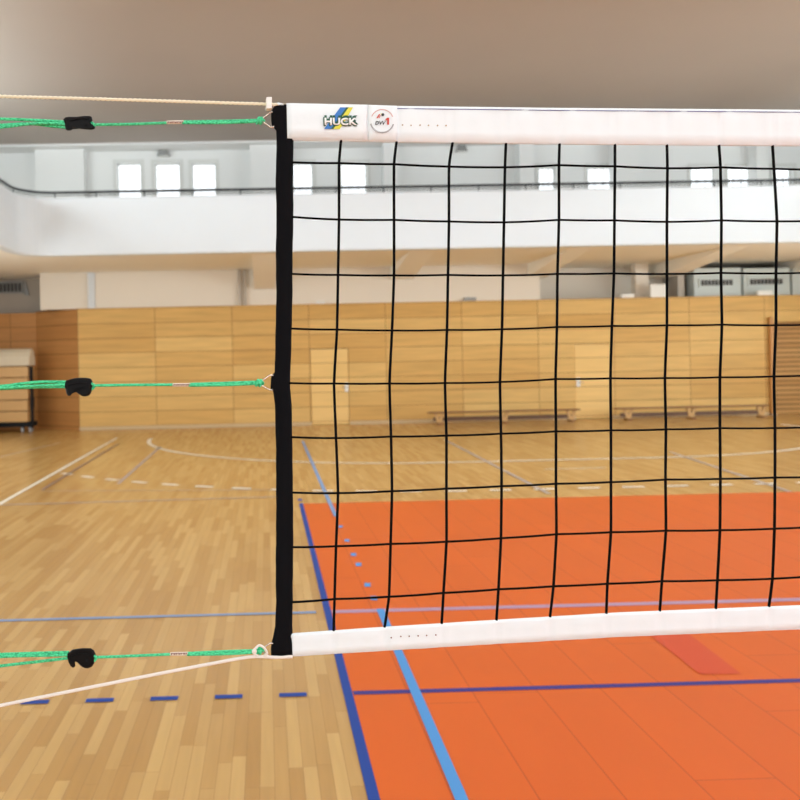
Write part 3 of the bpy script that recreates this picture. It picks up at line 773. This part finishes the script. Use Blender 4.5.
# side band (black webbing sleeve)
prof = [ # left px, right px, y
 (275,293,105),(270.8,293,111.5),(270.8,293.3,118),(271.6,293.4,125),(276,293.5,131),(276.6,293.6,150),(275.6,293,180),(276.4,293.4,220),(275.8,292.6,260),(276.2,292.4,300),(275.4,291.6,340),
 (274.5,290.4,372),(270.8,290.2,376.5),(270.4,290.2,388.5),(273.4,290.8,392),(275,291.8,405),(275.8,292.4,450),(276.2,293.2,500),(275.6,293.2,560),(276,292.8,600),(275,292.2,626),(271.6,293,643),(271,293.6,648),(271,293.6,655.3)]
bm = bmesh.new(); ringsb = []
pp = []
for a_, b_ in zip(prof[:-1], prof[1:]):
    n = max(1, int((b_[2]-a_[2])/8))
    for i in range(n):
        f = i/n; pp.append(tuple(a_[j]+(b_[j]-a_[j])*f for j in range(3)))
pp.append(prof[-1])
for i, (l, r_, y) in enumerate(pp):
    wig = math.sin(i*1.7)*.25+math.sin(i*.63)*.2
    A = W(*U(l+wig*.6, y), 0); B = W(*U(r_+wig*.5, y), 0); ring = []
    for f, w_ in ((0, 0), (.08, .0028), (.3, .0046+.0006*math.sin(i*.9)), (.5, .005), (.7, .0046+.0006*math.sin(i*1.3)), (.92, .0032), (1, 0), (.9, -.0035), (.5, -.005), (.1, -.0035)):
        ring.append(bm.verts.new(A.lerp(B, f)+nn*w_))
    ringsb.append(ring)
for A, B in zip(ringsb[:-1], ringsb[1:]):
    for j in range(10): bm.faces.new((A[j], A[(j+1) % 10], B[(j+1) % 10], B[j]))
bm.faces.new(ringsb[0]); bm.faces.new(ringsb[-1][::-1])
band = obj('side_band', bm, 'band_black', net, smooth=True)
# far end band, outside the frame
bm = bmesh.new(); zt_n, zb_n = T_top(99), B_bot(99)
box(bm, 0, 1, 0, 1, 0, 1)
for v in bm.verts: v.co = W(NETLEN-.03+.035*v.co.x, zb_n+(zt_n-zb_n)*v.co.z, -.005+.01*v.co.y)
obj('side_band', bm, 'band_black', net, bevel=.002)
# triangular wire rings in the band
def ring_at(pts):
    bm = bmesh.new(); tube(bm, [NP(x, y, .001) for x, y in pts], .0014, n=8, closed=True); return obj('wire_ring', bm, 'ring_metal', band, smooth=True)
ring_at([(262.5,119),(263,117.8),(270.5,112.2),(273.5,112.4),(274,113.5),(274,126.5),(273.5,127.4),(270.5,127.2),(263,121.8),(262.4,120.5)])
ring_at([(261,382.2),(261.8,381),(269.6,375.3),(273,375.3),(274,376.5),(274,389),(273,390.2),(269.6,389.8),(261.8,385.6),(261,384)])
ring_at([(262.5,650),(263,648.5),(270,643.2),(274,643.4),(275,644.5),(275,655.2),(274,656.6),(270.5,656.4),(263.6,652.6),(262.6,651.5)])

# ================================================================== CORDS
XPOST = -80
def helix(bm, path, R0, r, strands, pitch, n=6, step=.0016):
    """laid rope: strands winding round a path"""
    P = [Vector(p) for p in path]; seg = []; tot = 0
    for a_, b_ in zip(P[:-1], P[1:]): seg.append((tot, a_, b_)); tot += (b_-a_).length
    m_ = int(tot/step)
    for s_ in range(strands):
        pts = []; k = 0
        for i in range(m_+1):
            d = i*tot/m_
            while k < len(seg)-1 and d > seg[k+1][0]: k += 1
            s0, a_, b_ = seg[k]; L_ = (b_-a_).length; t = (b_-a_)/L_; c = a_+t*(d-s0)
            side = t.cross(Vector((0, 0, 1))).normalized(); up = side.cross(t)
            q = 2*math.pi*(d/pitch+s_/strands); pts.append(c+(side*math.cos(q)+up*math.sin(q))*R0)
        tube(bm, pts, r, n=n)
    return bm
# cream laid rope at the top with its white stopper
tr = empty('head_rope', W(-.9, T_top(0)), 'cream twisted rope running left from the net top edge above the green cord', 'rope')
bm = bmesh.new(); helix(bm, [NP(x, y, .002) for x, y in ((XPOST,94.2),(0,96.4),(80,98.5),(160,100.9),(230,103.1),(268,104.1),(281,104.8),(292,106.5))], .0017, .0013, 3, .026)
tube(bm, [NP(x, y, .002) for x, y in ((XPOST,94.2),(0,96.4),(80,98.5),(160,100.9),(230,103.1),(268,104.1),(281,104.8),(292,106.5))], .0009, n=5)
obj('rope', bm, 'cream_rope', tr, smooth=True)
bm = bmesh.new()
extrude_poly(bm, [NP(x, y, -.006) for x, y in ((265.7,99.6),(271.2,99.6),(271.2,111),(265.7,111.2))], nn*.016)
obj('stopper', bm, 'white_plastic', tr, bevel=.0012)
bm = bmesh.new(); helix(bm, [NP(x, y, .002) for x, y in ((277.5,104.2),(284,105.4))], .0012, .0022, 3, .008); obj('whipping', bm, 'tape_white', tr, smooth=True)

CL_mid = [(165,150),(176,136),(200,128),(235,120),(270,117),(310,118),(338,124),(350,140),(352,165),(347,195),(340,222),(326,238),(300,244),(278,240),(255,226),(236,208),(214,198),(206,206),(208,232),(200,240),(184,237),(176,222),(172,200),(163,178)]
CL_bot = [(180,160),(196,148),(215,130),(250,124),(290,120),(340,121),(360,134),(372,160),(362,190),(362,222),(345,246),(320,256),(296,254),(272,240),(248,216),(230,206),(224,216),(230,248),(218,252),(203,240),(190,216),(181,186)]
CL_top = [(155,228),(168,216),(190,211),(240,212),(290,206),(330,206),(344,212),(352,236),(342,250),(352,262),(370,280),(366,294),(340,300),(290,296),(240,288),(208,290),(206,304),(184,305),(170,296),(164,262),(160,246)]
def cord(label, kind, single, double, fans, splice, knotc, cleat, org, white=None):
    """green tension cord with tensioner, splice sleeve and knot at the ring"""
    t = empty('tension_cord', NP(150, single[0][1]), label, 'cord', None)
    bm = bmesh.new()
    tube(bm, smooth_path([NP(x, y, 0) for x, y in single], 6), .0026, n=8)
    for dd in double: tube(bm, smooth_path([NP(x, y, w_) for x, y, w_ in dd], 6), .0026, n=8)
    for fp in fans: tube(bm, smooth_path([NP(x, y, w_) for x, y, w_ in fp], 8), .0027, n=8)
    obj('rope', bm, 'green_rope', t, smooth=True)
    # splice sleeve with small print
    (x0, y0), (x1, y1) = splice
    bm = bmesh.new(); tube(bm, [NP(x0-.5, y0, .001), NP(x0, y0, .001), NP(x1, y1, .001), NP(x1+.5, y1, .001)], [.0015, .0031, .0031, .0015], n=10)
    s_ = obj('splice_sleeve', bm, 'splice_white', t, smooth=True)
    bm = bmesh.new(); n = 7
    for i in range(n):
        f = (i+.3)/n; x = x0+(x1-x0)*f; y = y0+(y1-y0)*f
        for (dx, dy) in (((0, -.9), (.7, .9)), ((.7, .9), (1.5, -.9))) if i % 2 else (((.2, -.9), (.2, .9)), ((.2, 0), (1.4, -.8))):
            tube(bm, [NP(x+dx[0] if isinstance(dx, tuple) else x+dx, y+dx[1], .0045), NP(x+dy[0], y+dy[1], .0045)], .00075, n=4)
    obj('print', bm, 'ink_brown', s_)
    # knot: a few turns of cord
    kx, ky = knotc; bm = bmesh.new()
    for j, (ox, oy, rr, tl) in enumerate(((-1.6, 0, .0046, .5), (.2, .1, .0052, -.35), (1.6, -.3, .0044, .3))):
        c = NP(kx+ox, ky+oy, .001); ring = []
        for i in range(16):
            q = 2*math.pi*i/16; ring.append(c+nn*math.cos(q)*rr+Vector((0, 0, math.sin(q)*rr))+nd*(math.sin(q+tl)*tl*.004))
        tube(bm, ring, .0027, n=8, closed=True)
    ball(bm, NP(kx, ky, .001), .004, .0044, .0044)
    tube(bm, smooth_path([NP(kx, ky, .001), NP(kx+3, ky-1.2, .004), NP(kx+4.6, ky+.5, .001), NP(kx+3, ky+1.5, -.003), NP(kx, ky, 0)], 5), .0022, n=8)
    obj('knot', bm, 'green_rope', t, smooth=True)
    # tensioner: moulded black clip, a bulged body rather than a cut-out
    pts = [(org[0]+x/6.667, org[1]+y/6.667) for x, y in cleat]
    gx = sum(p[0] for p in pts)/len(pts); gy = sum(p[1] for p in pts)/len(pts)
    bm = bmesh.new(); loops = []
    for w_, sc in ((-.0085, .82), (-.0065, .95), (0, 1.0), (.0075, .96), (.0105, .82)):
        loops.append([bm.verts.new(NP(gx+(x-gx)*sc, gy+(y-gy)*sc, w_)) for x, y in pts])
    bm.faces.new(loops[0]); bm.faces.new(loops[-1][::-1])
    for A, B in zip(loops[:-1], loops[1:]):
        for j in range(len(A)): bm.faces.new((A[j], A[(j+1) % len(A)], B[(j+1) % len(A)], B[j]))
    bmesh.ops.triangulate(bm, faces=[f for f in bm.faces if len(f.verts) > 4])
    lb = bmesh.new(); ex, ey = single[0]
    tube(lb, smooth_path([NP(ex-2, ey-2.2, .003), NP(ex+2.6, ey-1.6, .007), NP(ex+4.2, ey+.6, .006), NP(ex+2.4, ey+3.2, .004), NP(ex-2, ey+3.6, .002)], 5), .0024, n=8)
    obj('loop', lb, 'green_rope', t, smooth=True)
    tn = obj('tensioner', bm, 'cleat_black', t)
    bm = bmesh.new(); tube(bm, [NP(gx+7, gy+1.5, -.012), NP(gx+7, gy+1.5, .0125)], .0022, n=12); obj('pin', bm, 'cleat_black', tn)
    bm = bmesh.new(); tube(bm, smooth_path([NP(gx-9, gy-2.5, .0108), NP(gx, gy-5, .0115), NP(gx+9, gy-4.5, .0108)], 5), .0012, n=6); obj('ridge', bm, 'cleat_black', tn, smooth=True)
    return t
cord('green braided tension cord with black clip at the net top, below the cream rope', 0,
     [(90,124.8),(130,124.2),(168,122.8)],
     [[(182,121.8,0),(220,121.2,.001),(258,120.2,.001)], [(182,122.9,.002),(220,122.9,.003),(258,121.6,.002)]],
     [[(66,122,0),(35,120.2,0),(0,119,0),(XPOST,118,0)], [(66,124.3,.003),(45,123.2,.004),(25,124.4,.004),(0,127.4,.003),(XPOST,134,0)], [(66,127.6,0),(50,126,-.002),(30,123.8,-.003),(0,125.2,-.002),(XPOST,131,0)]],
     ((167,122.4),(183.5,122.2)), (259.5,120.7), CL_top, (40, 85))
cord('green braided tension cord with black clip at the middle of the net side', 0,
     [(90,385.6),(130,385),(174,384.7)],
     [[(189,384.2,0),(225,383,.001),(257,381.9,.001)], [(189,385.4,.002),(225,385,.003),(257,383.6,.002)]],
     [[(66,381.9,0),(40,382,0),(18,384,0),(0,386.2,0),(XPOST,392,0)], [(66,384.6,.003),(35,386,.004),(0,388,.003),(XPOST,394,0)], [(66,386.8,0),(35,387.2,-.001),(0,388.8,-.002),(XPOST,393,0)]],
     ((173,385),(190,384.8)), (258.8,382.9), CL_mid, (40, 360))
cord('green braided tension cord with black clip at the net bottom, above the white rope', 0,
     [(92,657.4),(130,656),(172,654.2)],
     [[(187,653.2,0),(225,651.4,.001),(256,650.4,.001)], [(187,654.6,.002),(225,654,.003),(256,652.2,.002)]],
     [[(69,652.2,0),(40,653,0),(0,654.2,0),(XPOST,657,0)], [(69,655,.003),(35,655.6,.004),(0,656.6,.003),(XPOST,660,0)], [(69,658,0),(35,662,-.001),(0,666,-.002),(XPOST,676,0)]],
     ((170.5,654),(187.5,653.6)), (259,650.4), CL_bot, (40, 630))
# white flat rope from the bottom corner
fr = empty('foot_rope', NP(250, 657), 'white rope slanting down to the left from the bottom corner of the net', 'rope')
bm = bmesh.new()
tube(bm, smooth_path([NP(x, y, .004) for x, y in ((XPOST+3,722.5),(0,705.6),(120,681.4),(200,665.8),(245,657.6),(262,656.6),(276,657.4),(292.5,656.6))], 6), .0031, n=8)
obj('rope', bm, 'white_rope', fr, smooth=True)
bm = bmesh.new()
tube(bm, smooth_path([NP(262,656.4,.004), NP(267,654,.007), NP(264.6,648.5,.008), NP(259.5,645.4,.006), NP(255.5,648.6,.006), NP(253,652,.007), NP(257.5,656,.005)], 6), .0022, n=8)
ball(bm, NP(254.4, 651.4, .006), .0048, .004, .0042); ball(bm, NP(265.5, 655.8, .004), .0036, .0036, .0042)
obj('knot', bm, 'white_rope', fr, smooth=True)

# net posts outside the frame, which the cords are tied to
pl = NP(XPOST, 380); plx = pl-nd*.05
post = empty('net_post', (plx.x, plx.y, 0), 'upright metal net post beyond the left frame edge', 'post')
bm = bmesh.new(); tube(bm, [(plx.x, plx.y, .01), (plx.x, plx.y, 2.45)], .04, n=20); obj('pole', bm, 'grey_metal', post, smooth=True)
bm = bmesh.new(); tube(bm, [(plx.x, plx.y, 0), (plx.x, plx.y, .012)], .09, n=24); obj('floor_cover', bm, 'grey_metal', post)
pr_ = W(NETLEN+.55, 0)
p2 = copy_tree(post); p2.location = pr_; p2['label'] = 'upright metal net post beyond the right frame edge'
for zz, lb in ((zt_n-.01, 'upper cord tying the far net end to its post'), (zb_n+.01, 'lower cord tying the far net end to its post')):
    bm = bmesh.new(); tube(bm, [W(NETLEN+.012, zz), W(NETLEN+.505, zz)], .0026); tag(obj('end_cord', bm, 'green_rope', smooth=True), lb, 'cord')
